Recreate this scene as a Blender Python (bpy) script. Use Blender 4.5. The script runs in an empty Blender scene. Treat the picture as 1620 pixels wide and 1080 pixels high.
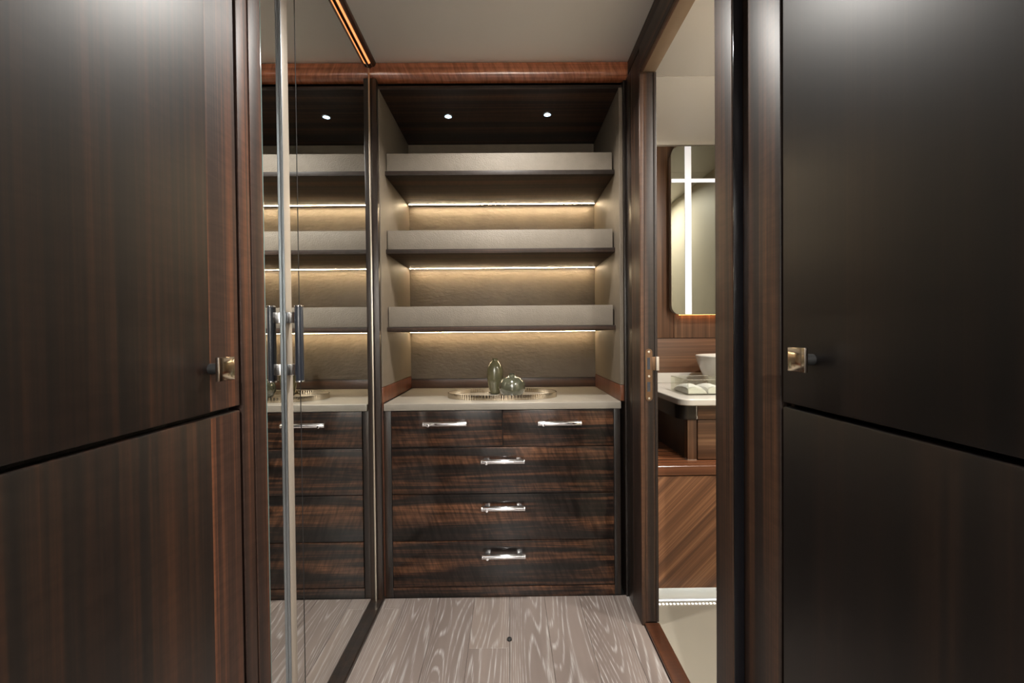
import bpy, bmesh, math, random
from mathutils import Vector, Matrix
random.seed(4)
S = bpy.context.scene
COL = S.collection
PI = math.pi

# ------------------------------------------------------------------ camera
def rx(a): return Matrix.Rotation(a, 3, 'X')
cam = bpy.data.cameras.new('camera')
cam.sensor_width = 36.0
cam.lens = 36.0 * 650.0 / 1620.0
cam.clip_start = 0.02
co = bpy.data.objects.new('camera', cam)
COL.objects.link(co)
rot = (Matrix.Rotation(-0.0077, 3, 'Z') @ Matrix.Rotation(-0.0130, 3, 'X')
       @ Matrix.Rotation(0.0098, 3, 'Y') @ Matrix.Rotation(PI / 2, 3, 'X'))
co.matrix_world = Matrix.Translation((0, 0, 1.03)) @ rot.to_4x4()
S.camera = co

# ------------------------------------------------------------------ world, exposure
w = bpy.data.worlds.new('world')
S.world = w
w.use_nodes = True
w.node_tree.nodes['Background'].inputs[0].default_value = (0.05, 0.045, 0.04, 1)
w.node_tree.nodes['Background'].inputs[1].default_value = 0.3
S.view_settings.view_transform = 'Standard'
S.view_settings.look = 'None'
S.view_settings.exposure = 0.68
S.view_settings.gamma = 1.0
S.view_settings.use_curve_mapping = False
S.cycles.use_denoising = True
S.cycles.max_bounces = 14
S.cycles.glossy_bounces = 8
S.cycles.diffuse_bounces = 6
S.cycles.transmission_bounces = 12
S.cycles.sample_clamp_indirect = 6.0
S.cycles.caustics_reflective = False
S.cycles.caustics_refractive = False
S.cycles.blur_glossy = 0.5

# light levels (each lamp is built with its fixture further down)
CORRIDOR_W, MIDDLE_W, REAR_FILL_W, NICHE_W, BATH_W = 8.5, 2.4, 76.0, 0.25, 12.5
LED_SHELF, TRIM_STREAK, LED_KICK, LED_MIRROR, LED_UNDER = 62.0, 0.75, 1.1, 0.4, 8.0

# ------------------------------------------------------------------ materials
def new_mat(name):
    m = bpy.data.materials.new(name)
    m.use_nodes = True
    nt = m.node_tree
    return m, nt, nt.nodes['Principled BSDF']

def N(nt, kind, **kw):
    n = nt.nodes.new(kind)
    for k, v in kw.items():
        setattr(n, k, v)
    return n

def math_node(nt, op, a, b=None, clamp=False):
    n = N(nt, 'ShaderNodeMath', operation=op, use_clamp=clamp)
    for i, s in enumerate((a, b)):
        if s is None: continue
        if isinstance(s, (int, float)): n.inputs[i].default_value = s
        else: nt.links.new(s, n.inputs[i])
    return n.outputs[0]

def ramp(nt, fac, stops):
    r = N(nt, 'ShaderNodeValToRGB')
    e = r.color_ramp.elements
    while len(e) < len(stops): e.new(0.5)
    for el, (p, c) in zip(e, stops):
        el.position = p
        el.color = (c[0], c[1], c[2], 1)
    nt.links.new(fac, r.inputs[0])
    return r.outputs[0]

def coords(nt, scale, rot=(0, 0, 0), seed=0.0, per_object=True):
    tc = N(nt, 'ShaderNodeTexCoord')
    vec = tc.outputs['Object']
    if per_object:
        oi = N(nt, 'ShaderNodeObjectInfo')
        k = math_node(nt, 'MULTIPLY', oi.outputs['Random'], 7.3)
        k = math_node(nt, 'ADD', k, seed)
        cb = N(nt, 'ShaderNodeCombineXYZ')
        for i in range(3): nt.links.new(k, cb.inputs[i])
        ad = N(nt, 'ShaderNodeVectorMath', operation='ADD')
        nt.links.new(vec, ad.inputs[0]); nt.links.new(cb.outputs[0], ad.inputs[1])
        vec = ad.outputs[0]
    if rot != (0, 0, 0):
        mr = N(nt, 'ShaderNodeMapping')
        mr.inputs['Rotation'].default_value = rot
        nt.links.new(vec, mr.inputs['Vector']); vec = mr.outputs[0]
    mp = N(nt, 'ShaderNodeMapping')
    mp.inputs['Scale'].default_value = scale
    nt.links.new(vec, mp.inputs['Vector'])
    return mp.outputs[0]

def noise(nt, vec, detail=2.0, rough=0.5, dist=0.0, scale=1.0):
    n = N(nt, 'ShaderNodeTexNoise')
    n.inputs['Scale'].default_value = scale
    n.inputs['Detail'].default_value = detail
    n.inputs['Roughness'].default_value = rough
    n.inputs['Distortion'].default_value = dist
    nt.links.new(vec, n.inputs['Vector'])
    return n.outputs['Fac']

def axis_scale(grain, across, along):
    return tuple(along if a == grain else across for a in 'xyz')

def wood(name, stops, grain='z', broad=20, fine=190, rough=0.32, ripple=0.0, ripple_across='z',
         rot=(0, 0, 0), coat=0.0, coat_rough=0.1, tone=None, bump=0.02, wave=0.0, spec=0.5, per_object=True):
    m, nt, b = new_mat(name)
    n1 = noise(nt, coords(nt, axis_scale(grain, broad, 0.35 if not wave else 1.4), rot, per_object=per_object), 3.0, 0.6, wave)
    n2 = noise(nt, coords(nt, axis_scale(grain, fine, 2.0), rot, 3.1, per_object), 4.0, 0.65)
    f = math_node(nt, 'ADD', math_node(nt, 'MULTIPLY', n1, 0.68), math_node(nt, 'MULTIPLY', n2, 0.32))
    col = ramp(nt, f, stops)
    if tone:      # slow drift between veneer leaves
        n3 = noise(nt, coords(nt, axis_scale(grain, 5.0, 0.25), rot, 1.7, per_object), 1.0)
        tr = ramp(nt, n3, [(0.38, tone[0]), (0.62, tone[1])])
        mx = N(nt, 'ShaderNodeMixRGB', blend_type='MULTIPLY')
        mx.inputs[0].default_value = 1.0
        nt.links.new(col, mx.inputs[1]); nt.links.new(tr, mx.inputs[2])
        col = mx.outputs[0]
    if ripple:    # curly figure running across the grain
        sc = {'x': 14, 'y': 14, 'z': 14}
        sc[grain] = 75
        n4 = noise(nt, coords(nt, (sc['x'], sc['y'], sc['z']), (0, 0.35, 0) if grain == 'x' else (0, 0, 0), 0.9, per_object), 2.0, 0.6, 0.6)
        rr = ramp(nt, n4, [(0.36, (1 - ripple,) * 3), (0.64, (1 + ripple,) * 3)])
        mx = N(nt, 'ShaderNodeMixRGB', blend_type='MULTIPLY')
        mx.inputs[0].default_value = 1.0
        nt.links.new(col, mx.inputs[1]); nt.links.new(rr, mx.inputs[2])
        col = mx.outputs[0]
    nt.links.new(col, b.inputs['Base Color'])
    b.inputs['Roughness'].default_value = rough
    b.inputs['Specular IOR Level'].default_value = spec
    b.inputs['Coat Weight'].default_value = coat
    b.inputs['Coat Roughness'].default_value = coat_rough
    if bump:
        bp = N(nt, 'ShaderNodeBump')
        bp.inputs['Strength'].default_value = bump
        bp.inputs['Distance'].default_value = 0.002
        nt.links.new(n2, bp.inputs['Height'])
        nt.links.new(bp.outputs[0], b.inputs['Normal'])
    return m

def plain(name, col, rough=0.5, metal=0.0, var=0.0, vscale=8.0, bump=0.0, bscale=300.0, coat=0.0, spec=0.5, bdist=0.001, bstretch=(1, 1, 1)):
    m, nt, b = new_mat(name)
    if var:
        n = noise(nt, coords(nt, (vscale,) * 3, per_object=False), 3.0)
        c = ramp(nt, n, [(0.3, [x * (1 - var) for x in col]), (0.7, [min(1, x * (1 + var)) for x in col])])
        nt.links.new(c, b.inputs['Base Color'])
    else:
        b.inputs['Base Color'].default_value = (*col, 1)
    b.inputs['Roughness'].default_value = rough
    b.inputs['Metallic'].default_value = metal
    b.inputs['Coat Weight'].default_value = coat
    b.inputs['Specular IOR Level'].default_value = spec
    if bump:
        n = noise(nt, coords(nt, tuple(bscale * s for s in bstretch), per_object=False), 3.0, 0.6)
        bp = N(nt, 'ShaderNodeBump')
        bp.inputs['Strength'].default_value = bump
        bp.inputs['Distance'].default_value = bdist
        nt.links.new(n, bp.inputs['Height'])
        nt.links.new(bp.outputs[0], b.inputs['Normal'])
    return m

def emit(name, col, strength):
    m, nt, b = new_mat(name)
    b.inputs['Base Color'].default_value = (0.8, 0.8, 0.8, 1)
    b.inputs['Emission Color'].default_value = (*col, 1)
    b.inputs['Emission Strength'].default_value = strength
    return m

def glass(name, col, rough=0.0, ior=1.45):
    m, nt, b = new_mat(name)
    b.inputs['Base Color'].default_value = (*col, 1)
    b.inputs['Transmission Weight'].default_value = 1.0
    b.inputs['Roughness'].default_value = rough
    b.inputs['IOR'].default_value = ior
    return m

DARK = [(0.30, (0.008, 0.0065, 0.006)), (0.47, (0.020, 0.013, 0.010)), (0.56, (0.052, 0.026, 0.015)), (0.68, (0.095, 0.044, 0.022))]
EBON = [(0.32, (0.006, 0.005, 0.0045)), (0.50, (0.013, 0.009, 0.007)), (0.62, (0.028, 0.016, 0.010)), (0.72, (0.045, 0.024, 0.013))]
FIGR = [(0.38, (0.006, 0.005, 0.0045)), (0.48, (0.012, 0.0075, 0.006)), (0.55, (0.044, 0.020, 0.011)), (0.66, (0.105, 0.046, 0.022))]
REDW = [(0.30, (0.050, 0.016, 0.008)), (0.50, (0.110, 0.036, 0.016)), (0.70, (0.180, 0.066, 0.030))]
BATHW = [(0.32, (0.038, 0.018, 0.010)), (0.50, (0.110, 0.053, 0.028)), (0.66, (0.215, 0.118, 0.064))]

M = {}
M['panel'] = wood('dark_vertical_veneer', [(0.34, (0.005, 0.0042, 0.004)), (0.47, (0.012, 0.008, 0.006)), (0.56, (0.030, 0.014, 0.008)), (0.67, (0.064, 0.028, 0.014))], 'z', 22, 200, 0.42, 0.14, spec=0.6, tone=((0.62, 0.62, 0.66), (1.2, 1.1, 1.0)))
M['panel_right'] = wood('dim_reflection_veneer', EBON, 'z', 26, 220, 0.41, 0.08, spec=0.40, tone=((0.25, 0.25, 0.25), (0.45, 0.42, 0.4)))  # tone multiplier paints in the dim reflections on the right side
M['post'] = wood('striped_brown_veneer', [(p, (col[0] * 2.4, col[1] * 1.9, col[2] * 1.7)) for p, col in DARK], 'z', 34, 230, 0.46, 0.12, spec=0.3)
M['post_dark'] = wood('brown_door_veneer', [(p, (col[0] * 1.15, col[1] * 1.1, col[2] * 1.05)) for p, col in DARK], 'z', 34, 230, 0.44, 0.12, spec=0.32)
M['post_x'] = wood('striped_brown_veneer_cross', [(p, tuple(min(1, c * 1.55) for c in col)) for p, col in DARK], 'y', 34, 230, 0.46, 0.12, spec=0.3)
M['dark_stile'] = wood('dark_stile_veneer', EBON, 'z', 30, 220, 0.28)
M['drawer'] = wood('figured_horizontal_veneer', FIGR, 'x', 27, 150, 0.36, 0.40, coat=0.5, coat_rough=0.09, wave=1.0, bump=0.0, spec=0.15)
M['dark_x'] = wood('dark_horizontal_veneer', DARK, 'x', 24, 180, 0.30, 0.1)
M['dark_top'] = wood('dark_niche_top_veneer', [(p, tuple(c * 1.0 for c in col)) for p, col in DARK], 'x', 24, 180, 0.5, 0.1, spec=0.25)
M['shelf_wood'] = wood('shelf_board_veneer', DARK, 'x', 28, 200, 0.5, 0.15, spec=0.3)
M['red_x'] = wood('copper_lit_wood', [(p, tuple(min(1, c * 2.6) for c in col)) for p, col in REDW], 'x', 30, 160, 0.24, 0.25, coat=0.5)  # base colour reddened and brightened to carry the glow on the header
M['red_y'] = wood('reddish_sill_wood', [(p, tuple(c * 0.38 for c in col)) for p, col in REDW], 'y', 34, 180, 0.28, 0.15, coat=0.4)
M['red_z'] = wood('orange_lit_wood', REDW, 'z', 60, 260, 0.32, 0.1)  # red-brown colour stands in for orange light falling on this wood
M['bath_z'] = wood('bath_vertical_veneer', BATHW, 'z', 36, 230, 0.34)
M['bath_x'] = wood('bath_horizontal_veneer', BATHW, 'x', 40, 230, 0.32)
M['ledge_wood'] = wood('orange_lit_ledge_veneer', [(p, (c[0] * 1.25, c[1] * 0.95, c[2] * 0.8)) for p, c in BATHW], 'x', 40, 230, 0.26)  # orange shift paints the warm light on the ledge into its colour
M['bath_d'] = wood('bath_diagonal_veneer', [(p, tuple(c * k for c, k in zip(col, (1.35, 1.2, 1.05)))) for p, col in BATHW], 'z', 44, 230, 0.32, rot=(0, -PI / 4, 0))
M['leather'] = plain('beige_grained_leather', (0.190, 0.163, 0.128), 0.55, var=0.05, vscale=30, bump=0.8, bscale=240, bdist=0.002)
M['leather_side'] = plain('beige_woven_lining', (0.150, 0.121, 0.089), 0.5, var=0.05, vscale=20, bump=0.25, bscale=500)
M['hammered'] = plain('taupe_hammered_lining', (0.135, 0.108, 0.079), 0.45, var=0.10, vscale=14, bump=0.5, bscale=60, bdist=0.004, bstretch=(0.6, 1, 1.3))
M['counter'] = plain('beige_leather_top', (0.23, 0.207, 0.172), 0.42, var=0.04, vscale=12, bump=0.2, bscale=400)
M['ceiling'] = plain('warm_grey_ceiling', (0.86, 0.84, 0.81), 0.45, var=0.015, vscale=2)
M['tan'] = plain('tan_veneer_soffit', (0.30, 0.215, 0.145), 0.4, var=0.1, vscale=12)
M['wall_beige'] = plain('beige_wall_lining', (0.58, 0.53, 0.44), 0.55, var=0.02, vscale=4)
M['chrome'] = plain('polished_chrome', (0.86, 0.86, 0.88), 0.08, 1.0)
M['steel'] = plain('satin_steel', (0.36, 0.40, 0.43), 0.38, 1.0)
M['champagne'] = plain('champagne_metal', (0.62, 0.54, 0.44), 0.30, 1.0)
M['champagne_face'] = plain('champagne_profile', (0.44, 0.385, 0.32), 0.38, 0.15)
M['nickel'] = plain('nickel_plate', (0.24, 0.16, 0.115), 0.2, 1.0)
M['knob'] = plain('polished_nickel', (0.82, 0.74, 0.64), 0.10, 1.0)
M['mirror'] = plain('mirror_silver', (0.87, 0.88, 0.86), 0.012, 1.0)
M['bath_mirror'] = plain('bath_mirror_silver', (0.30, 0.30, 0.25), 0.02, 1.0)
M['glass_edge'] = plain('green_glass_edge', (0.24, 0.36, 0.34), 0.15, 0.0, coat=1.0)
M['black'] = plain('black_gap', (0.006, 0.006, 0.006), 0.6)
M['gloss_black'] = plain('gloss_black', (0.004, 0.004, 0.005), 0.12)
M['navy'] = plain('navy_leather_grip', (0.022, 0.026, 0.036), 0.36, coat=0.3)
M['glaze_tall'] = plain('olive_celadon_glaze', (0.120, 0.114, 0.062), 0.14, var=0.25, vscale=25, coat=1.0)
M['glaze_round'] = plain('sage_celadon_glaze', (0.072, 0.073, 0.048), 0.12, var=0.25, vscale=25, coat=1.0)
M['tray_metal'] = plain('antique_champagne_metal', (0.46, 0.39, 0.29), 0.16, 1.0)
M['tray_base'] = plain('pale_tray_base', (0.50, 0.46, 0.40), 0.25)
M['stone'] = plain('pale_quartz', (0.56, 0.53, 0.48), 0.25, var=0.05, vscale=10)
M['ceramic'] = plain('white_ceramic', (0.62, 0.60, 0.55), 0.2, coat=0.6)
M['towel'] = plain('white_cotton', (0.78, 0.77, 0.76), 0.9, bump=0.6, bscale=350, bdist=0.002)
M['bath_floor'] = plain('pale_glossy_tile', (0.225, 0.205, 0.165), 0.10, var=0.03, vscale=3)
def thin_clear(name, tint, gloss):
    m, nt, b = new_mat(name)
    out = [x for x in nt.nodes if x.type == 'OUTPUT_MATERIAL'][0]
    tr = N(nt, 'ShaderNodeBsdfTransparent'); tr.inputs[0].default_value = (*tint, 1)
    gl = N(nt, 'ShaderNodeBsdfGlossy'); gl.inputs['Roughness'].default_value = 0.03; gl.inputs[0].default_value = (1, 1, 1, 1)
    lw = N(nt, 'ShaderNodeLayerWeight')
    fr = math_node(nt, 'POWER', lw.outputs['Facing'], 4.0)
    fr = math_node(nt, 'ADD', math_node(nt, 'MULTIPLY', fr, 0.5), gloss, clamp=True)
    mx = N(nt, 'ShaderNodeMixShader')
    nt.links.new(fr, mx.inputs[0]); nt.links.new(tr.outputs[0], mx.inputs[1]); nt.links.new(gl.outputs[0], mx.inputs[2])
    nt.links.new(mx.outputs[0], out.inputs['Surface'])
    return m
M['acrylic'] = thin_clear('clear_acrylic', (0.93, 0.94, 0.90), 0.05)
M['acrylic_edge'] = plain('edge_glint_acrylic', (0.42, 0.40, 0.33), 0.25)  # opaque pale rims imitate light caught in the clear acrylic edges
M['led'] = emit('warm_led', (1.0, 0.77, 0.48), LED_SHELF)
M['amber_streak'] = emit('amber_streak_glow', (1.0, 0.30, 0.05), TRIM_STREAK)  # emission imitates the orange reflection streak on the ceiling trim
M['led_under'] = emit('amber_under_light', (1.0, 0.42, 0.12), LED_UNDER)
M['led_white'] = emit('white_led', (1.0, 0.95, 0.86), LED_KICK)
M['led_cool'] = emit('cool_plinth_light', (0.85, 0.93, 1.0), 14.0)
M['light_bar'] = emit('mirror_light_bar', (0.72, 0.73, 0.78), LED_MIRROR)
M['lens'] = emit('lamp_lens', (1.0, 0.96, 0.9), 30.0)
M['lens_cool'] = emit('cool_lamp_lens', (0.55, 0.82, 1.0), 3.0)

def oak_floor():
    m, nt, b = new_mat('limed_oak')
    v = coords(nt, (5.2, 0.5, 1.0), seed=2.0)
    n = noise(nt, v, 1.5, 0.45, 0.25)
    r = math_node(nt, 'FRACT', math_node(nt, 'MULTIPLY', n, 56.0))
    r = math_node(nt, 'PINGPONG', r, 0.5)
    line = ramp(nt, r, [(0.0, (1, 1, 1)), (0.09, (0.6, 0.6, 0.6)), (0.2, (0, 0, 0))])
    pores = noise(nt, coords(nt, (260, 9, 1)), 3.0, 0.6)
    pr = ramp(nt, pores, [(0.42, (0.05, 0.05, 0.05)), (0.62, (1, 1, 1))])
    mask = math_node(nt, 'MULTIPLY', line, pr)
    mask = math_node(nt, 'MULTIPLY', mask, 0.8)
    tone = noise(nt, coords(nt, (9, 0.8, 1), seed=5.0), 3.0)
    base = ramp(nt, tone, [(0.3, (0.120, 0.094, 0.083)), (0.5, (0.162, 0.131, 0.116)), (0.7, (0.208, 0.167, 0.142))])
    mx = N(nt, 'ShaderNodeMixRGB')
    nt.links.new(mask, mx.inputs[0]); nt.links.new(base, mx.inputs[1])
    mx.inputs[2].default_value = (0.40, 0.385, 0.37, 1)
    nt.links.new(mx.outputs[0], b.inputs['Base Color'])
    b.inputs['Roughness'].default_value = 0.36
    bp = N(nt, 'ShaderNodeBump'); bp.inputs['Strength'].default_value = 0.12; bp.inputs['Distance'].default_value = 0.001
    nt.links.new(mask, bp.inputs['Height']); nt.links.new(bp.outputs[0], b.inputs['Normal'])
    return m
M['oak'] = oak_floor()

# ------------------------------------------------------------------ mesh helpers
def box(bm, x0, x1, y0, y1, z0, z1, bev=0.0, seg=2):
    t = bmesh.new()
    r = bmesh.ops.create_cube(t, size=1.0)
    for v in t.verts:
        v.co = Vector(((x0 + x1) / 2 + v.co.x * (x1 - x0), (y0 + y1) / 2 + v.co.y * (y1 - y0), (z0 + z1) / 2 + v.co.z * (z1 - z0)))
    if bev:
        bev = min(bev, 0.45 * min(x1 - x0, y1 - y0, z1 - z0))
        bmesh.ops.bevel(t, geom=t.edges[:], offset=bev, segments=seg, profile=0.6, affect='EDGES', clamp_overlap=True)
    merge(bm, t)

def merge(bm, t):
    me = bpy.data.meshes.new('tmp')
    t.to_mesh(me); t.free()
    bm.from_mesh(me)
    bpy.data.meshes.remove(me)

def cyl(bm, p0, p1, r, seg=24, bev=0.0, r2=None):
    p0, p1 = Vector(p0), Vector(p1)
    t = bmesh.new()
    L = (p1 - p0).length
    bmesh.ops.create_cone(t, cap_ends=True, segments=seg, radius1=r, radius2=r if r2 is None else r2, depth=L)
    if bev:
        es = [e for e in t.edges if abs(abs(e.verts[0].co.z) - L / 2) < 1e-6 and abs(e.verts[0].co.z - e.verts[1].co.z) < 1e-6]
        bmesh.ops.bevel(t, geom=es, offset=bev, segments=2, profile=0.6, affect='EDGES')
    q = Vector((0, 0, 1)).rotation_difference((p1 - p0).normalized())
    for v in t.verts:
        v.co = q @ v.co + (p0 + p1) / 2
    merge(bm, t)

def prism_y(bm, pts, y0, y1):      # polygon in x,z swept along y
    a = [bm.verts.new((x, y0, z)) for x, z in pts]
    b = [bm.verts.new((x, y1, z)) for x, z in pts]
    sweep(bm, a, b)

def prism_x(bm, pts, x0, x1):      # polygon in y,z swept along x
    a = [bm.verts.new((x0, y, z)) for y, z in pts]
    b = [bm.verts.new((x1, y, z)) for y, z in pts]
    sweep(bm, a, b)

def prism_z(bm, pts, z0, z1):
    a = [bm.verts.new((x, y, z0)) for x, y in pts]
    b = [bm.verts.new((x, y, z1)) for x, y in pts]
    sweep(bm, a, b)

def sweep(bm, a, b):
    n = len(a)
    bm.faces.new(a[::-1]); bm.faces.new(b)
    for i in range(n):
        j = (i + 1) % n
        bm.faces.new((a[i], a[j], b[j], b[i]))
    bmesh.ops.recalc_face_normals(bm, faces=bm.faces[:])

def lathe(bm, prof, c, seg=64, fx=1.0, fy=1.0, lobes=0, amp=0.0):
    rings = []
    for r, z in prof:
        ring = []
        for i in range(seg):
            a = 2 * PI * i / seg
            k = 1 + amp * math.cos(lobes * a) if lobes else 1
            ring.append(bm.verts.new((c[0] + r * k * fx * math.cos(a), c[1] + r * k * fy * math.sin(a), c[2] + z)))
        rings.append(ring)
    for p, q in zip(rings, rings[1:]):
        for i in range(seg):
            j = (i + 1) % seg
            bm.faces.new((p[i], p[j], q[j], q[i]))
    bm.faces.new(rings[0][::-1]); bm.faces.new(rings[-1])
    bmesh.ops.recalc_face_normals(bm, faces=bm.faces[:])

def wpos(o):
    p = Vector((0, 0, 0))
    while o is not None:
        p += o.location; o = o.parent
    return p

def tag(o, label=None, cat=None, group=None, kind=None):
    if label: o['label'] = label
    if cat: o['category'] = cat
    if group: o['group'] = group
    if kind: o['kind'] = kind
    return o

def obj(name, bm, mat, parent=None, origin=None, smooth=True, label=None):
    """link one mesh; the shape is given in room coordinates and stored about the parent's (or its own) origin"""
    base = wpos(parent) if parent is not None else Vector(origin or (0, 0, 0))
    bmesh.ops.translate(bm, verts=bm.verts[:], vec=-base)
    me = bpy.data.meshes.new(name)
    bm.to_mesh(me); bm.free()
    me.materials.append(M[mat])
    if smooth:
        me.polygons.foreach_set('use_smooth', [True] * len(me.polygons))
        me.set_sharp_from_angle(angle=math.radians(35))
    o = bpy.data.objects.new(name, me)
    COL.objects.link(o)
    if parent is not None: o.parent = parent
    else: o.location = base
    if label: o['label'] = label
    return o

def bx(name, dims, mat, parent=None, bev=0.001, origin=None, label=None, seg=2):
    bm = bmesh.new(); box(bm, *dims, bev=bev, seg=seg)
    return obj(name, bm, mat, parent, origin, label=label)

def thing(name, loc, label=None, cat=None, group=None, kind=None):
    o = bpy.data.objects.new(name, None)
    o.empty_display_size = 0.05
    o.location = loc
    COL.objects.link(o)
    return tag(o, label, cat, group, kind)

def struct(o):
    o['kind'] = 'structure'; return o

def copy_tree(o, parent=None):
    c = o.copy(); COL.objects.link(c)
    if parent is not None: c.parent = parent
    for ch in list(o.children): copy_tree(ch, c)
    return c

# ------------------------------------------------------------------ room shell
CH = 2.08
fl = struct(bx('floor', (-0.56, 0.60, -1.7, 2.12, -0.06, -0.012), 'black', bev=0))
XS = [-0.497, -0.418, -0.281, -0.144, -0.007, 0.130, 0.267, 0.404, 0.470]
ends = [(-0.4, 1.55), (0.35,), (-0.7, 0.7), (-0.2, 1.345), (0.1,), (-0.9, 0.5), (0.25,), (-0.3,)]
for i in range(8):
    ys = [-1.65] + list(ends[i]) + [1.612]
    for y0, y1 in zip(ys, ys[1:]):
        bx('plank', (XS[i] + 0.0004, XS[i + 1] - 0.0004, y0 + 0.0004, y1 - 0.0004, -0.012, 0.0), 'oak', fl, bev=0.0006, seg=1)

ce = struct(bx('ceiling', (-0.60, 0.56, -1.7, 2.12, CH + 0.012, CH + 0.06), 'black', bev=0))
bx('ceiling_panel', (-0.60, 0.53, -1.65, 0.30, CH, CH + 0.012), 'ceiling', ce, bev=0.001)
bx('ceiling_panel', (-0.60, 0.53, 0.302, 1.62, CH, CH + 0.012), 'ceiling', ce, bev=0.001)

struct(bx('wall_left', (-1.12, -1.06, -1.7, 2.2, 0, CH), 'wall_beige', bev=0))
struct(bx('wall_back', (-0.60, 0.53, 2.12, 2.18, 0, CH), 'wall_beige', bev=0))
struct(bx('wall_front', (-1.12, 0.62, -1.76, -1.70, 0, CH), 'ceiling', bev=0))
# wall between corridor and bathroom, with the doorway left open
wr = thing('wall_right', (0.5, 0.9, 0), kind='structure')
bx('wall_panel', (0.478, 0.522, 1.455, 2.12, 0, CH), 'dark_stile', wr, bev=0)
bx('wall_panel', (0.478, 0.522, 0.845, 1.455, 1.975, CH), 'dark_stile', wr, bev=0)
bx('wall_panel', (0.505, 0.53, -1.70, 0.900, 0, CH), 'wall_beige', wr, bev=0)

# ------------------------------------------------------------------ left: tall cupboards and mirror wardrobe
def cupboard(side, name, label, y0, y1, mat, knob_y, knob_z):
    s = -1 if side == 'left' else 1
    xf = 0.49 if side == 'left' else 0.484
    depth = 0.50 if side == 'left' else 0.019
    t = thing(name, (s * xf, (y0 + y1) / 2, 0), label, 'cupboard')
    def B(n, a, b, *r, bev=0.001, par=t):
        x0, x1 = sorted((s * a, s * b))
        return bx(n, (x0, x1, *r[:4]), r[4], par, bev=bev)
    B('body', xf + 0.021, xf + (0.55 if side == 'left' else 0.0215), y0 + 0.002, y1 - 0.002, 0.0, CH - 0.002, 'black')
    lo = B('door', xf, xf + 0.020, y0 + 0.003, y1 - 0.003, 0.03, 0.901, mat, bev=0.0025)
    up = B('door', xf, xf + 0.020, y0 + 0.003, y1 - 0.003, 0.909, CH - 0.012, mat, bev=0.0025)
    if side == 'left' and y1 > 0:
        for par, z0, z1 in ((lo, 0.032, 0.899), (up, 0.911, CH - 0.014)):
            B('edge_band', xf - 0.0001, xf + 0.004, 0.676, y1 - 0.0045, z0, z1, 'post', bev=0, par=par)
    B('plinth', xf + 0.006, xf + 0.020, y0 + 0.003, y1 - 0.003, 0.0, 0.028, 'dark_stile')
    if knob_y is not None:
        bm = bmesh.new()
        xa, xb = s * (xf - 0.021), s * (xf - 0.027)
        # square cushion plate: slightly crowned face
        h = 0.0195
        box(bm, min(xa, xb), max(xa, xb), knob_y - h, knob_y + h, knob_z - h, knob_z + h, bev=0.0016)
        k = obj('knob', bm, 'knob', up, label='square polished metal knob')
        bm = bmesh.new()
        cyl(bm, (s * xf, knob_y, knob_z), (s * (xf - 0.0209), knob_y, knob_z), 0.009, 20)
        obj('knob_stem', bm, 'black', up)
    return t

cupboard('left', 'tall_cupboard', 'dark striped wood cupboard with square knob, beside the mirrored wardrobe', -0.10, 0.752, 'panel', 0.678, 0.981)
struct(bx('wall_left', (-0.53, -0.490, -1.70, -0.103, 0, CH), 'panel', bev=0.001))
cupboard('right', 'tall_cupboard', 'wood cupboard with square knob, near-black to imitate dim reflections, beside the bathroom doorway', -0.10, 0.725, 'panel_right', 0.651, 0.988)
struct(bx('wall_right', (0.484, 0.5045, -1.70, -0.103, 0, CH), 'panel_right', bev=0.001))

bm = bmesh.new()
box(bm, -0.56, -0.490, 0.757, 0.789, 0, CH, 0.002)
box(bm, -0.56, -0.4925, 0.789, 0.793, 0, CH, 0.0005)
box(bm, -0.56, -0.490, 0.793, 0.831, 0, CH, 0.002)
struct(obj('trim_1', bm, 'post', origin=(-0.5, 0.79, 0)))

t = thing('mirror_wardrobe', (-0.522, 1.2, 0), 'tall mirrored wardrobe with champagne pull strip, reflecting the shelves', 'wardrobe')
bx('body', (-1.05, -0.531, 0.825, 1.605, 0.0, CH - 0.002), 'dark_stile', t, bev=0)
d1 = bx('mirror_door', (-0.530, -0.522, 0.887, 1.0285, 0.006, 2.052), 'mirror', t, bev=0.0)
d2 = bx('mirror_door', (-0.530, -0.522, 1.0315, 1.5745, 0.006, 2.052), 'mirror', t, bev=0.0)
bx('glass_edge', (-0.5255, -0.5215, 0.884, 0.887, 0.006, 2.052), 'glass_edge', d1, bev=0.0005, label='green glass edge')
bx('gap_strip', (-0.530, -0.5215, 1.0287, 1.0313, 0.006, 2.052), 'black', t, bev=0)
bx('edge_trim', (-0.530, -0.519, 1.575, 1.583, 0.006, 2.052), 'champagne', t, bev=0.001, label='thin champagne metal edge')
bx('pull_strip', (-0.5219, -0.516, 0.956, 0.984, 0.006, 2.052), 'champagne_face', t, bev=0.002, label='beige champagne vertical profile')
bx('edge_trim', (-0.5219, -0.5155, 0.9535, 0.956, 0.006, 2.052), 'steel', t, bev=0.0005, label='polished edge of the pull strip')
hd = thing('door_handle', (0.022, -0.235, 1.02)); hd.parent = t
bm = bmesh.new(); cyl(bm, (-0.490, 0.965, 0.931), (-0.490, 0.965, 1.103), 0.0092, 32, 0.0008)
obj('grip', bm, 'navy', hd, label='navy leather grip')
for z0, z1 in ((0.9275, 0.931), (1.103, 1.1065)):
    bm = bmesh.new(); cyl(bm, (-0.490, 0.965, z0), (-0.490, 0.965, z1), 0.0098, 32, 0.001)
    obj('end_cap', bm, 'chrome', hd)
for z in (0.957, 1.078):
    bx('bracket', (-0.5158, -0.497, 0.957, 0.975, z - 0.013, z + 0.013), 'chrome', hd, bev=0.0015)

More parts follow.
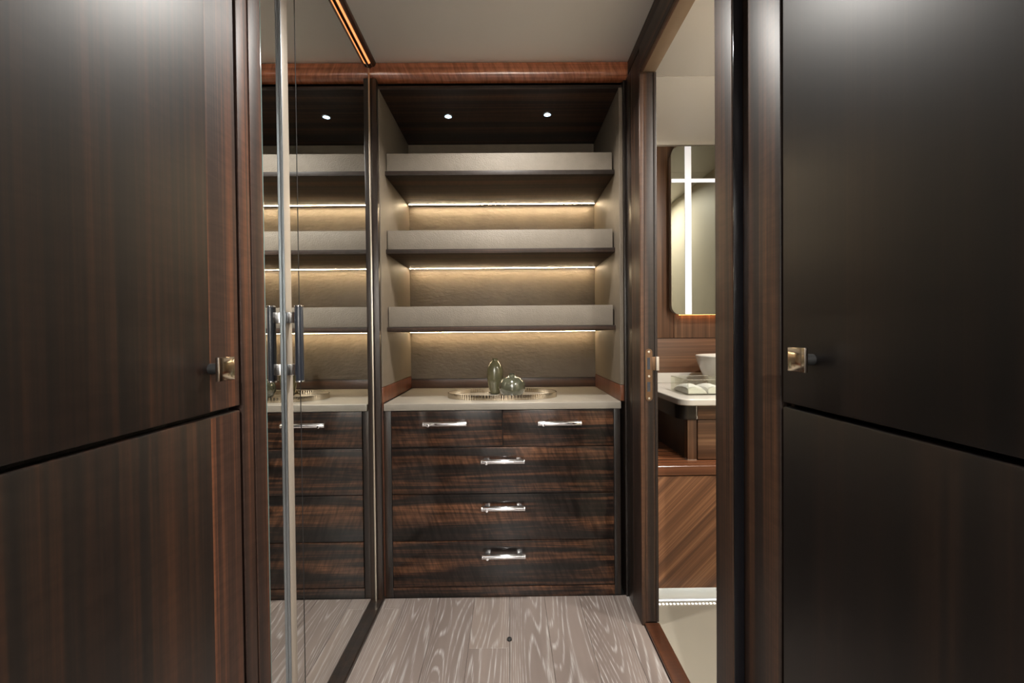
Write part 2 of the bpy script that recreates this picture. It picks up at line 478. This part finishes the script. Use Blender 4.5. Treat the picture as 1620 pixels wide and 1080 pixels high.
bm = bmesh.new(); prism_y(bm, [(-0.53, 0.0), (-0.496, 0.0), (-0.496, 0.010), (-0.500, 0.013), (-0.5195, 0.013), (-0.53, 0.013)], 0.822, 1.612)
struct(obj('trim_2', bm, 'dark_stile', origin=(-0.51, 1.2, 0)))
# ceiling trim over the mirror; a glowing strip stands in for its orange reflection
t3 = thing('trim_3', (-0.51, 1.2, 2.06), kind='structure')
bm = bmesh.new()
prism_y(bm, [(-0.530, 2.079), (-0.530, 2.058), (-0.5185, 2.054), (-0.5165, 2.058), (-0.5105, 2.0615), (-0.508, 2.060), (-0.500, 2.066), (-0.497, 2.072), (-0.497, 2.079)], 0.822, 1.6)
obj('moulding', bm, 'red_y', t3)
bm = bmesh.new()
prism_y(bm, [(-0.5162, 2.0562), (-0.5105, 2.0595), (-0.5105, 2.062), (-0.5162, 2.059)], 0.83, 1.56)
obj('glow_strip', bm, 'amber_streak', t3, label='amber glow standing in for a reflection on the trim')

# ------------------------------------------------------------------ niche
n = thing('shelf_niche', (-0.03, 1.85, 0.77), 'open beige-lined shelving niche above the drawers', 'shelving')
bx('side_panel', (-0.510, -0.4955, 1.612, 2.09, 0.835, 1.995), 'leather_side', n, bev=0.001)
bx('side_panel', (0.4375, 0.452, 1.612, 2.09, 0.835, 1.995), 'leather_side', n, bev=0.001)
bx('base_board', (-0.510, -0.4955, 1.612, 2.09, 0.771, 0.833), 'red_z', n, bev=0.001, label='wood band with orange light put into its colour')
bx('base_board', (0.4375, 0.452, 1.612, 2.09, 0.771, 0.833), 'red_z', n, bev=0.001, label='wood band with orange light put into its colour')
bx('base_board', (-0.4955, 0.4375, 2.08, 2.095, 0.771, 0.817), 'dark_x', n, bev=0.001, label='dark brown wood band')
bx('back_panel', (-0.4955, 0.4375, 2.08, 2.095, 0.819, 1.995), 'hammered', n, bev=0.001, label='taupe hammered lining')
bx('top_panel', (-0.510, 0.452, 1.622, 2.095, 1.997, 2.012), 'dark_top', n, bev=0.001, label='dark wood top')
struct(bx('trim_7', (-0.529, -0.498, 1.5865, 1.611, 0.0, 2.02), 'dark_stile', bev=0.002, origin=(-0.51, 1.6, 0)))

# header moulding with a rounded lower edge
bm = bmesh.new()
prof = [(1.622, 2.079), (1.588, 2.079), (1.585, 2.076)]
for i in range(9):
    a = PI + (PI / 2) * i / 8
    prof.append((1.611 + 0.026 * math.cos(a), 2.046 + 0.026 * math.sin(a)))
prof.append((1.622, 2.020))
prism_x(bm, prof, -0.529, 0.478)
struct(obj('trim_4', bm, 'red_x', origin=(0, 1.6, 2.05)))
# right-hand end panel of the niche and the stile in front of it
bm = bmesh.new()
box(bm, 0.4535, 0.462, 1.602, 2.09, 0, 2.018, 0.001)
struct(obj('trim_5', bm, 'dark_stile', origin=(0.45, 1.6, 0)))
bm = bmesh.new()
box(bm, 0.4625, 0.4775, 1.540, 1.70, 0, 2.018, 0.002)
struct(obj('trim_6', bm, 'dark_stile', origin=(0.47, 1.55, 0)))

def wall_shelf(zb, z0, z1, label):
    t = thing('wall_shelf', (-0.03, 1.9, z0), label, 'shelf', 'leather fronted shelves in the lit niche')
    bx('board', (-0.4945, 0.4365, 1.676, 2.078, z0, z0 + 0.018), 'shelf_wood', t, bev=0.0015, label='dark wood underside board')
    bx('leather_front', (-0.4925, 0.4305, 1.690, 2.076, z0 + 0.0185, z1), 'leather', t, bev=0.003, label='grained beige leather facing')
    bm = bmesh.new()
    box(bm, -0.488, 0.430, 2.042, 2.049, z0 - 0.0010, z0 - 0.0005)
    obj('glow_strip', bm, 'led', t, label='warm light strip')
wall_shelf(0, 1.685, 1.780, 'uppermost beige leather fronted shelf, below the ceiling spotlights')
wall_shelf(0, 1.369, 1.467, 'middle beige leather fronted shelf, between the other two')
wall_shelf(0, 1.053, 1.155, 'lowest beige leather fronted shelf, right above the vases')

# ------------------------------------------------------------------ chest of drawers
c = thing('chest_of_drawers', (-0.03, 1.85, 0), 'dark figured wood chest of five drawers under the beige top', 'drawers')
bx('carcass', (-0.490, 0.4365, 1.634, 2.09, 0.044, 0.7415), 'black', c, bev=0)
bx('stile', (-0.4965, -0.4665, 1.614, 1.633, 0.0, 0.7415), 'dark_stile', c, bev=0.001)
bx('stile', (0.4115, 0.4365, 1.614, 1.633, 0.0, 0.7415), 'dark_stile', c, bev=0.001)
bx('stile', (-0.5085, -0.497, 1.611, 1.633, 0.0, 0.770), 'red_z', c, bev=0.001, label='edge stile with orange light put into its red brown colour')
bx('plinth', (-0.466, 0.411, 1.613, 1.633, 0.0, 0.041), 'drawer', c, bev=0.001)
def drawer(x0, x1, z0, z1, hx, hz):
    d = bx('drawer', (x0, x1, 1.612, 1.633, z0, z1), 'drawer', c, bev=0.0018)
    bm = bmesh.new()
    L = 0.0845
    cyl(bm, (hx - L, 1.579, hz), (hx + L, 1.579, hz), 0.0093, 28, 0.0012)
    for sx in (-1, 1):
        box(bm, hx + sx * 0.063 - 0.010, hx + sx * 0.063 + 0.010, 1.583, 1.6125, hz - 0.005, hz + 0.005, 0.001)
        cyl(bm, (hx + sx * (L - 0.004), 1.579, hz), (hx + sx * (L - 0.001), 1.579, hz), 0.0098, 28, 0.0005)
    cyl(bm, (hx - 0.063, 1.5712, hz - 0.004), (hx - 0.063, 1.568, hz - 0.004), 0.0055, 18, 0.0008)   # push-button catch
    obj('handle', bm, 'chrome', d, label='chrome bar handle')
drawer(-0.4645, -0.0290, 0.5965, 0.7385, -0.250, 0.694)
drawer(-0.0265, 0.4095, 0.5965, 0.7385, 0.193, 0.692)
for z0, z1, hz in ((0.4115, 0.5935, 0.5465), (0.2265, 0.4085, 0.364), (0.0440, 0.2235, 0.1775)):
    drawer(-0.4645, 0.4095, z0, z1, -0.028, hz)
bx('countertop', (-0.4905, 0.4370, 1.600, 2.079, 0.7425, 0.7705), 'counter', bev=0.0035, origin=(-0.03, 1.84, 0.7425), seg=3)
tag(bpy.data.objects['countertop'], 'beige leather-look top laid over the chest of drawers', 'countertop')

# ------------------------------------------------------------------ tray and vases
CT = 0.7706
tr = thing('oval_tray', (-0.030, 1.770, CT), 'oval champagne metal tray with ribbed rim, under the green vases', 'tray')
def oval(k, n, a=0.231, b=0.115):
    t = 2 * PI * k / n
    cx, sx = math.cos(t), math.sin(t)
    e = 0.86
    return (a * math.copysign(abs(cx) ** e, cx), b * math.copysign(abs(sx) ** e, sx))
bm = bmesh.new()
prism_z(bm, [(-0.030 + x * 0.985, 1.770 + y * 0.985) for x, y in (oval(k, 96) for k in range(96))], CT + 0.0005, CT + 0.004)
obj('base', bm, 'tray_base', tr)
bm = bmesh.new()
n = 480
rows = [(1.0, 0.0), (1.0, 0.021), (0.985, 0.021), (0.985, 0.0)]
vs = []
for off, z in rows:
    ring = []
    for k in range(n):
        x, y = oval(k, n)
        rib = 1.0 + (0.012 if (k // 2) % 2 else 0.0)
        ring.append(bm.verts.new((-0.030 + x * off * rib, 1.770 + y * off * rib, CT + z)))
    vs.append(ring)
for a, b in zip(vs, vs[1:] + vs[:1]):
    for i in range(n):
        j = (i + 1) % n
        bm.faces.new((a[i], a[j], b[j], b[i]))
bmesh.ops.recalc_face_normals(bm, faces=bm.faces[:])
obj('rim', bm, 'tray_metal', tr, smooth=False, label='ribbed metal rim')

def smooth_profile(pts, n=5):
    out = []
    P = [pts[0]] + pts + [pts[-1]]
    for i in range(1, len(P) - 2):
        for s in range(n):
            t = s / n
            q = []
            for d in range(2):
                p0, p1, p2, p3 = P[i - 1][d], P[i][d], P[i + 1][d], P[i + 2][d]
                q.append(0.5 * (2 * p1 + (p2 - p0) * t + (2 * p0 - 5 * p1 + 4 * p2 - p3) * t * t + (3 * p1 - p0 - 3 * p2 + p3) * t ** 3))
            out.append((max(q[0], 0.001), q[1]))
    out.append(pts[-1])
    return out
VB = CT + 0.0042
bm = bmesh.new()
prof = smooth_profile([(0.018, 0.0), (0.0235, 0.006), (0.0315, 0.040), (0.0365, 0.078), (0.034, 0.112), (0.0245, 0.134), (0.0135, 0.146), (0.0115, 0.152), (0.0130, 0.157)])
prof += [(0.0105, 0.157), (0.0085, 0.150), (0.009, 0.140)]
lathe(bm, prof, (-0.063, 1.832, VB), 72, lobes=7, amp=0.012)
tag(obj('tall_vase', bm, 'glaze_tall', origin=(-0.063, 1.832, VB)), 'tall slim olive green glazed vase on the tray', 'vase')
bm = bmesh.new()
prof = smooth_profile([(0.036, 0.0), (0.044, 0.004), (0.0545, 0.022), (0.0575, 0.042), (0.052, 0.062), (0.036, 0.078), (0.0185, 0.0845), (0.0125, 0.090), (0.0140, 0.0965)])
prof += [(0.0112, 0.0965), (0.009, 0.090), (0.010, 0.082)]
lathe(bm, prof, (0.012, 1.752, VB), 72)
tag(obj('round_vase', bm, 'glaze_round', origin=(0.012, 1.752, VB)), 'short round sage green glazed vase with a narrow neck on the tray', 'vase')

bm = bmesh.new()
lathe(bm, [(0.0085, 0.0), (0.0085, 0.003), (0.007, 0.006), (0.003, 0.0075)], (-0.008, 1.381, 0.0003), 24)
tag(obj('door_stop', bm, 'black', origin=(-0.008, 1.381, 0.0003)), 'small dark round stud set in the oak floor', 'door stop')

# ------------------------------------------------------------------ bathroom doorway
d = thing('door_1', (0.49, 1.15, 0), kind='structure')
bx('casing', (0.462, 0.4775, 1.438, 1.538, 0, 2.018), 'post_dark', d, bev=0.004, seg=3)
bx('seal', (0.4635, 0.4838, 0.8425, 0.8455, 0, 2.02), 'gloss_black', d, bev=0.0005, label='glossy black gap strip')
bx('casing', (0.462, 0.5045, 0.846, 0.917, 0, 2.02), 'post_dark', d, bev=0.004, seg=3)
bm = bmesh.new(); box(bm, 0.462, 0.4775, 0.918, 1.437, 1.945, 2.03, 0.004, 3); box(bm, 0.466, 0.4775, 0.845, 1.60, 2.031, 2.079, 0.002)
obj('head_casing', bm, 'post_x', d)
bx('jamb', (0.4780, 0.512, 1.441, 1.4545, 0.012, 1.945), 'post_dark', d, bev=0.001)
bx('jamb_edge', (0.5125, 0.5225, 1.439, 1.4545, 0.012, 1.945), 'post_dark', d, bev=0.0015)
bx('jamb', (0.5050, 0.5225, 0.902, 0.917, 0.012, 1.945), 'post_dark', d, bev=0.001)
bx('head_jamb', (0.4780, 0.5225, 0.918, 1.4545, 1.949, 1.974), 'tan', d, bev=0.001, label='tan underside of the door head')
bx('threshold', (0.471, 0.523, 0.918, 1.4385, 0.0, 0.011), 'red_y', d, bev=0.003, seg=3)
bx('trim_board', (0.484, 0.5045, 0.729, 0.842, 0, CH - 0.002), 'post_dark', d, bev=0.002)
# strike plate on the far jamb
bm = bmesh.new()
px, pz0, pz1 = 0.4855, 0.797, 0.981
pts = []
r = 0.0125
for i in range(9):
    a = PI * i / 8
    pts.append((px + 0.006 + r * math.cos(a) - 0.0, pz1 - r + r * math.sin(a)))
for i in range(9):
    a = PI + PI * i / 8
    pts.append((px + 0.006 + r * math.cos(a), pz0 + r + r * math.sin(a)))
prism_y(bm, pts, 1.4388, 1.4408)
box(bm, px + 0.016, 0.522, 1.4372, 1.4390, 0.905, 0.953, 0.0005)
sp = obj('strike_plate', bm, 'nickel', d, label='nickel strike plate with lip')
bx('lip', (0.5155, 0.5245, 1.4300, 1.4370, 0.905, 0.953), 'champagne_face', sp, bev=0.001, label='pale curled lip')
for z0, z1 in ((0.908, 0.950), (0.830, 0.864)):
    bx('latch_hole', (px + 0.000, px + 0.010, 1.4382, 1.4392, z0, z1), 'navy', sp, bev=0)
for z in (0.970, 0.884, 0.806):
    bm = bmesh.new(); cyl(bm, (px + 0.006, 1.4390, z), (px + 0.006, 1.4375, z), 0.0042, 16, 0.0005)
    obj('screw', bm, 'chrome', sp)

# ------------------------------------------------------------------ bathroom
BX1 = 1.30
struct(bx('floor', (0.5235, BX1, -0.2, 2.2, -0.06, -0.001), 'bath_floor', bev=0))
bc = struct(bx('ceiling', (0.53, BX1, -0.2, 2.25, 2.084, 2.13), 'black', bev=0))
bx('ceiling_panel', (0.531, BX1, -0.2, 1.662, 2.068, 2.084), 'ceiling', bc, bev=0.001)
bm = bmesh.new()   # last panel bends down where it meets the wall
pts = [(1.665, 2.084), (1.665, 2.068), (2.02, 2.068)]
for i in range(1, 7):
    a = (PI / 2) * i / 6
    pts.append((2.02 + 0.16 * math.sin(a), 2.068 - 0.035 * (1 - math.cos(a))))
pts += [(2.2, 2.033), (2.2, 2.084)]
prism_x(bm, pts, 0.531, BX1)
obj('ceiling_panel', bm, 'ceiling', bc)
wb = struct(bx('wall_back', (0.5235, BX1, 2.215, 2.26, 0, 2.083), 'black', bev=0))
for x0, x1 in ((0.5235, 0.8855), (0.8875, 1.20), (1.202, BX1)):
    bx('wall_panel', (x0, x1, 2.200, 2.215, 1.0115, 2.06), 'bath_z', wb, bev=0.0015)
bx('wall_panel', (0.5235, BX1, 2.200, 2.215, 0.30, 1.0085), 'bath_x', wb, bev=0.0015)
struct(bx('wall_right', (BX1, BX1 + 0.05, -0.2, 2.26, 0, 2.083), 'wall_beige', bev=0))
struct(bx('wall_front', (0.5235, BX1, -0.26, -0.2, 0, 2.083), 'wall_beige', bev=0))

lb = thing('ledge_bench', (0.9, 1.9, 0), 'low wood ledge with diagonal grain front, below the vanity', 'ledge')
bx('top', (0.5235, BX1 - 0.01, 1.600, 2.198, 0.477, 0.514), 'ledge_wood', lb, bev=0.004, seg=3)
bx('front_panel', (0.5235, BX1 - 0.01, 1.604, 1.622, 0.030, 0.4725), 'bath_d', lb, bev=0.001, label='diagonal grain wood front')
bx('toe_board', (0.5235, BX1 - 0.01, 1.70, 1.715, 0.0, 0.475), 'stone', lb, bev=0)
bm = bmesh.new()
for i in range(54):
    x = 0.535 + i * 0.0140
    box(bm, x, x + 0.0075, 1.550, 1.556, 0.0, 0.0022)
obj('glow_strip', bm, 'led_white', lb, label='row of small white lights')

bx('under_light', (0.535, BX1 - 0.02, 1.640, 1.652, 0.045, 0.049), 'led_cool', lb, bev=0)
v = thing('vanity_unit', (1.0, 1.85, 0.514), 'brown wood vanity cabinet with dark rounded corner on the ledge', 'cabinet')
bx('corner_post', (0.7285, 0.7655, 1.672, 1.705, 0.5185, 0.681), 'bath_z', v, bev=0.001)
bx('foot_strip', (0.7285, 0.7655, 1.672, 1.705, 0.5145, 0.518), 'chrome', v, bev=0)
bx('side_panel', (0.7285, 0.745, 1.706, 2.198, 0.5145, 0.681), 'dark_stile', v, bev=0)  # dark veneer paints the shade onto this side face
bx('drawer', (0.7705, 1.02, 1.672, 1.692, 0.518, 0.680), 'bath_x', v, bev=0.0015)
bx('drawer', (1.023, 1.285, 1.672, 1.692, 0.518, 0.680), 'bath_x', v, bev=0.0015)
bx('body', (0.746, 1.285, 1.706, 2.197, 0.516, 0.744), 'black', v, bev=0)
bx('apron', (0.7665, 1.285, 1.664, 1.682, 0.6835, 0.7445), 'bath_x', v, bev=0.0015)
bm = bmesh.new()
pts = [(0.760, 1.664), (0.735, 1.664)]
for i in range(9):
    a = 1.5 * PI - (PI / 2) * i / 8
    pts.append((0.735 + 0.045 * math.cos(a), 1.709 + 0.045 * math.sin(a)))
pts += [(0.690, 2.19), (0.705, 2.19), (0.705, 1.72), (0.745, 1.682), (0.760, 1.682)]
prism_z(bm, pts, 0.6835, 0.7445)
obj('corner_apron', bm, 'dark_stile', v, label='dark rounded corner apron')
bm = bmesh.new(); cyl(bm, (0.763, 1.668, 0.684), (0.763, 1.668, 0.744), 0.0022, 12); cyl(bm, (0.7635, 1.667, 0.686), (0.7635, 1.667, 0.697), 0.004, 12)
obj('hinge', bm, 'chrome', v, label='small chrome hinge pin')

vt = thing('vanity_countertop', (1.0, 1.9, 0.745), 'white stone top with rounded corner over the vanity', 'countertop')
bm = bmesh.new()
pts = []
for i in range(9):
    a = PI + (PI / 2) * i / 8
    pts.append((0.730 + 0.05 * math.cos(a), 1.670 + 0.05 * math.sin(a)))
pts += [(1.295, 1.62), (1.295, 2.199), (0.664, 2.199)]
prism_z(bm, pts, 0.7455, 0.7725)
o = obj('slab', bm, 'stone', vt)
bv = o.modifiers.new('edge', 'BEVEL'); bv.width = 0.004; bv.segments = 2; bv.limit_method = 'ANGLE'
bx('backsplash', (0.664, 1.295, 2.178, 2.199, 0.773, 0.826), 'stone', vt, bev=0.002)

# vessel basin
bm = bmesh.new()
prof = [(0.118, 0.0), (0.124, 0.004), (0.150, 0.055), (0.176, 0.125), (0.183, 0.152), (0.181, 0.156), (0.176, 0.152), (0.165, 0.120), (0.130, 0.040), (0.06, 0.022), (0.02, 0.020)]
lathe(bm, prof, (1.090, 1.955, 0.773), 72)
tag(obj('wash_basin', bm, 'ceramic', origin=(1.090, 1.955, 0.773)), 'white round vessel basin on the stone vanity top', 'basin')

# clear tray with two folded towels
at = thing('acrylic_tray', (0.9, 1.80, 0.773), 'clear acrylic tray holding folded white towels on the vanity top', 'tray')
ax0, ax1, ay0, ay1, az = 0.752, 0.930, 1.722, 1.905, 0.7732
bx('base', (ax0, ax1, ay0, ay1, az, az + 0.005), 'acrylic', at, bev=0.0005)
for dims in ((ax0, ax1, ay0, ay0 + 0.005), (ax0, ax1, ay1 - 0.005, ay1), (ax0, ax0 + 0.005, ay0 + 0.0052, ay1 - 0.0052), (ax1 - 0.005, ax1, ay0 + 0.0052, ay1 - 0.0052)):
    sd = bx('side', (*dims, az + 0.0052, az + 0.0645), 'acrylic', at, bev=0.0005)
    bx('edge', (*dims, az + 0.0646, az + 0.066), 'acrylic_edge', sd, bev=0.0003)
def towel(x0, x1, y0, y1, z0, label):
    bm = bmesh.new()
    nx, ny = 14, 10
    rnd = random.Random(int(x0 * 1000))
    def top(u, v):
        return 0.030 + 0.009 * math.sin(3.1 * u + 1.2) * math.cos(2.3 * v) - 0.012 * (abs(u - 0.5) * 2) ** 4 - 0.012 * (abs(v - 0.5) * 2) ** 4 + rnd.uniform(-0.0012, 0.0012)
    g = [[bm.verts.new((x0 + (x1 - x0) * i / nx, y0 + (y1 - y0) * j / ny, z0 + top(i / nx, j / ny))) for j in range(ny + 1)] for i in range(nx + 1)]
    h = [[bm.verts.new((x0 + (x1 - x0) * i / nx, y0 + (y1 - y0) * j / ny, z0)) for j in range(ny + 1)] for i in range(nx + 1)]
    for i in range(nx):
        for j in range(ny):
            bm.faces.new((g[i][j], g[i + 1][j], g[i + 1][j + 1], g[i][j + 1]))
            bm.faces.new((h[i][j], h[i][j + 1], h[i + 1][j + 1], h[i + 1][j]))
    for i in range(nx):
        bm.faces.new((g[i][0], h[i][0], h[i + 1][0], g[i + 1][0])); bm.faces.new((g[i][ny], g[i + 1][ny], h[i + 1][ny], h[i][ny]))
    for j in range(ny):
        bm.faces.new((g[0][j], g[0][j + 1], h[0][j + 1], h[0][j])); bm.faces.new((g[nx][j], h[nx][j], h[nx][j + 1], g[nx][j + 1]))
    bmesh.ops.recalc_face_normals(bm, faces=bm.faces[:])
    o = obj('folded_towel', bm, 'towel', origin=((x0 + x1) / 2, (y0 + y1) / 2, z0))
    return tag(o, label, 'towel', 'white towels in the clear tray')
towel(0.760, 0.842, 1.735, 1.893, az + 0.0055, 'white folded towel at the corner end of the clear tray, nearer the doorway')
towel(0.845, 0.922, 1.735, 1.893, az + 0.0055, 'white folded towel in the clear tray, next to the basin')

# lit mirror cabinet with rounded corners
mc = thing('mirror_cabinet', (1.05, 2.17, 1.57), 'rounded bathroom mirror with crossing white light bars on the wood wall', 'mirror')
def rrect(x0, x1, z0, z1, r, n=8):
    p = []
    for cx, cz, a0 in ((x1 - r, z1 - r, 0), (x0 + r, z1 - r, PI / 2), (x0 + r, z0 + r, PI), (x1 - r, z0 + r, 1.5 * PI)):
        for i in range(n + 1):
            a = a0 + (PI / 2) * i / n
            p.append((cx + r * math.cos(a), cz + r * math.sin(a)))
    return p
bm = bmesh.new(); prism_y(bm, rrect(0.862, 1.243, 1.14, 2.006, 0.045), 2.156, 2.199)
obj('body', bm, 'champagne_face', mc)
bm = bmesh.new(); prism_y(bm, rrect(0.855, 1.25, 1.133, 2.013, 0.05), 2.150, 2.155)
obj('pane', bm, 'bath_mirror', mc, label='silvered mirror pane')
bx('light_bar', (0.927, 0.960, 2.1475, 2.1498, 1.136, 2.010), 'light_bar', mc, bev=0, label='white vertical light bar')
for x0, x1 in ((0.857, 0.926), (0.961, 1.248)):
    bx('light_bar', (x0, x1, 2.1475, 2.1498, 1.823, 1.842), 'light_bar', mc, bev=0, label='white horizontal light bar')
bx('glow_strip', (0.91, 1.20, 2.176, 2.190, 1.134, 1.139), 'led_under', mc, bev=0, label='amber light strip below')

# ------------------------------------------------------------------ lamps
def downlight(x, y, z, label, group, r, watts, col, lens='lens', spread=150, spot=None):
    t = thing('ceiling_light', (x, y, z), label, 'light', group)
    bm = bmesh.new()
    prof = [(r * 1.0, 0.0), (r * 1.35, 0.0), (r * 1.4, -0.0015), (r * 1.3, -0.003), (r * 1.05, -0.0032), (r, -0.001)]
    seg = 40
    rings = [[bm.verts.new((x + a * math.cos(2 * PI * i / seg), y + a * math.sin(2 * PI * i / seg), z + b)) for i in range(seg)] for a, b in prof]
    for p, q in zip(rings, rings[1:] + rings[:1]):
        for i in range(seg):
            bm.faces.new((p[i], p[(i + 1) % seg], q[(i + 1) % seg], q[i]))
    bmesh.ops.recalc_face_normals(bm, faces=bm.faces[:])
    obj('ring', bm, 'chrome', t)
    bm = bmesh.new(); lathe(bm, [(r * 0.98, -0.0002), (r * 0.9, -0.0012), (r * 0.4, -0.002)], (x, y, z), 32)
    obj('lens', bm, lens, t)
    L = bpy.data.lights.new('lamp', 'AREA')
    L.shape = 'DISK'; L.size = r * 2; L.energy = watts; L.color = col
    L.spread = math.radians(spread)
    lo = bpy.data.objects.new('lamp', L); COL.objects.link(lo)
    lo.parent = t; lo.location = (0, 0, -0.006)
    return t
W = (1.0, 0.96, 0.90)
downlight(0.001, 1.25, CH, 'round recessed spotlight in the corridor ceiling before the niche', 'corridor ceiling spotlights', 0.030, CORRIDOR_W, W, spread=135)
downlight(0.001, 0.05, CH, 'unseen spotlight guessed in the corridor ceiling above the camera', 'corridor ceiling spotlights', 0.030, MIDDLE_W, W, spread=130)  # guessed lamp out of view, adds ambient light at the camera end
downlight(0.001, -1.3, CH, 'unseen fill spotlight added in the corridor ceiling behind the camera', 'corridor ceiling spotlights', 0.030, REAR_FILL_W, W)  # added fill out of view, bounced off the end wall to lift the ceiling
C = (0.86, 0.95, 1.0)
downlight(-0.256, 1.815, 1.9965, 'small niche ceiling spotlight on the mirror side', 'niche ceiling spotlights', 0.014, NICHE_W, C, 'lens_cool', spread=100)
downlight(0.178, 1.805, 1.9965, 'small niche ceiling spotlight on the bathroom side', 'niche ceiling spotlights', 0.014, NICHE_W, C, 'lens_cool', spread=100)
for x, y, l in ((1.02, 1.15, 'round bathroom ceiling spotlight before the vanity'), (1.02, 0.30, 'round bathroom ceiling spotlight far from the vanity')):
    downlight(x, y, 2.068, l, 'bathroom ceiling spotlights', 0.035, BATH_W, W, spread=170)
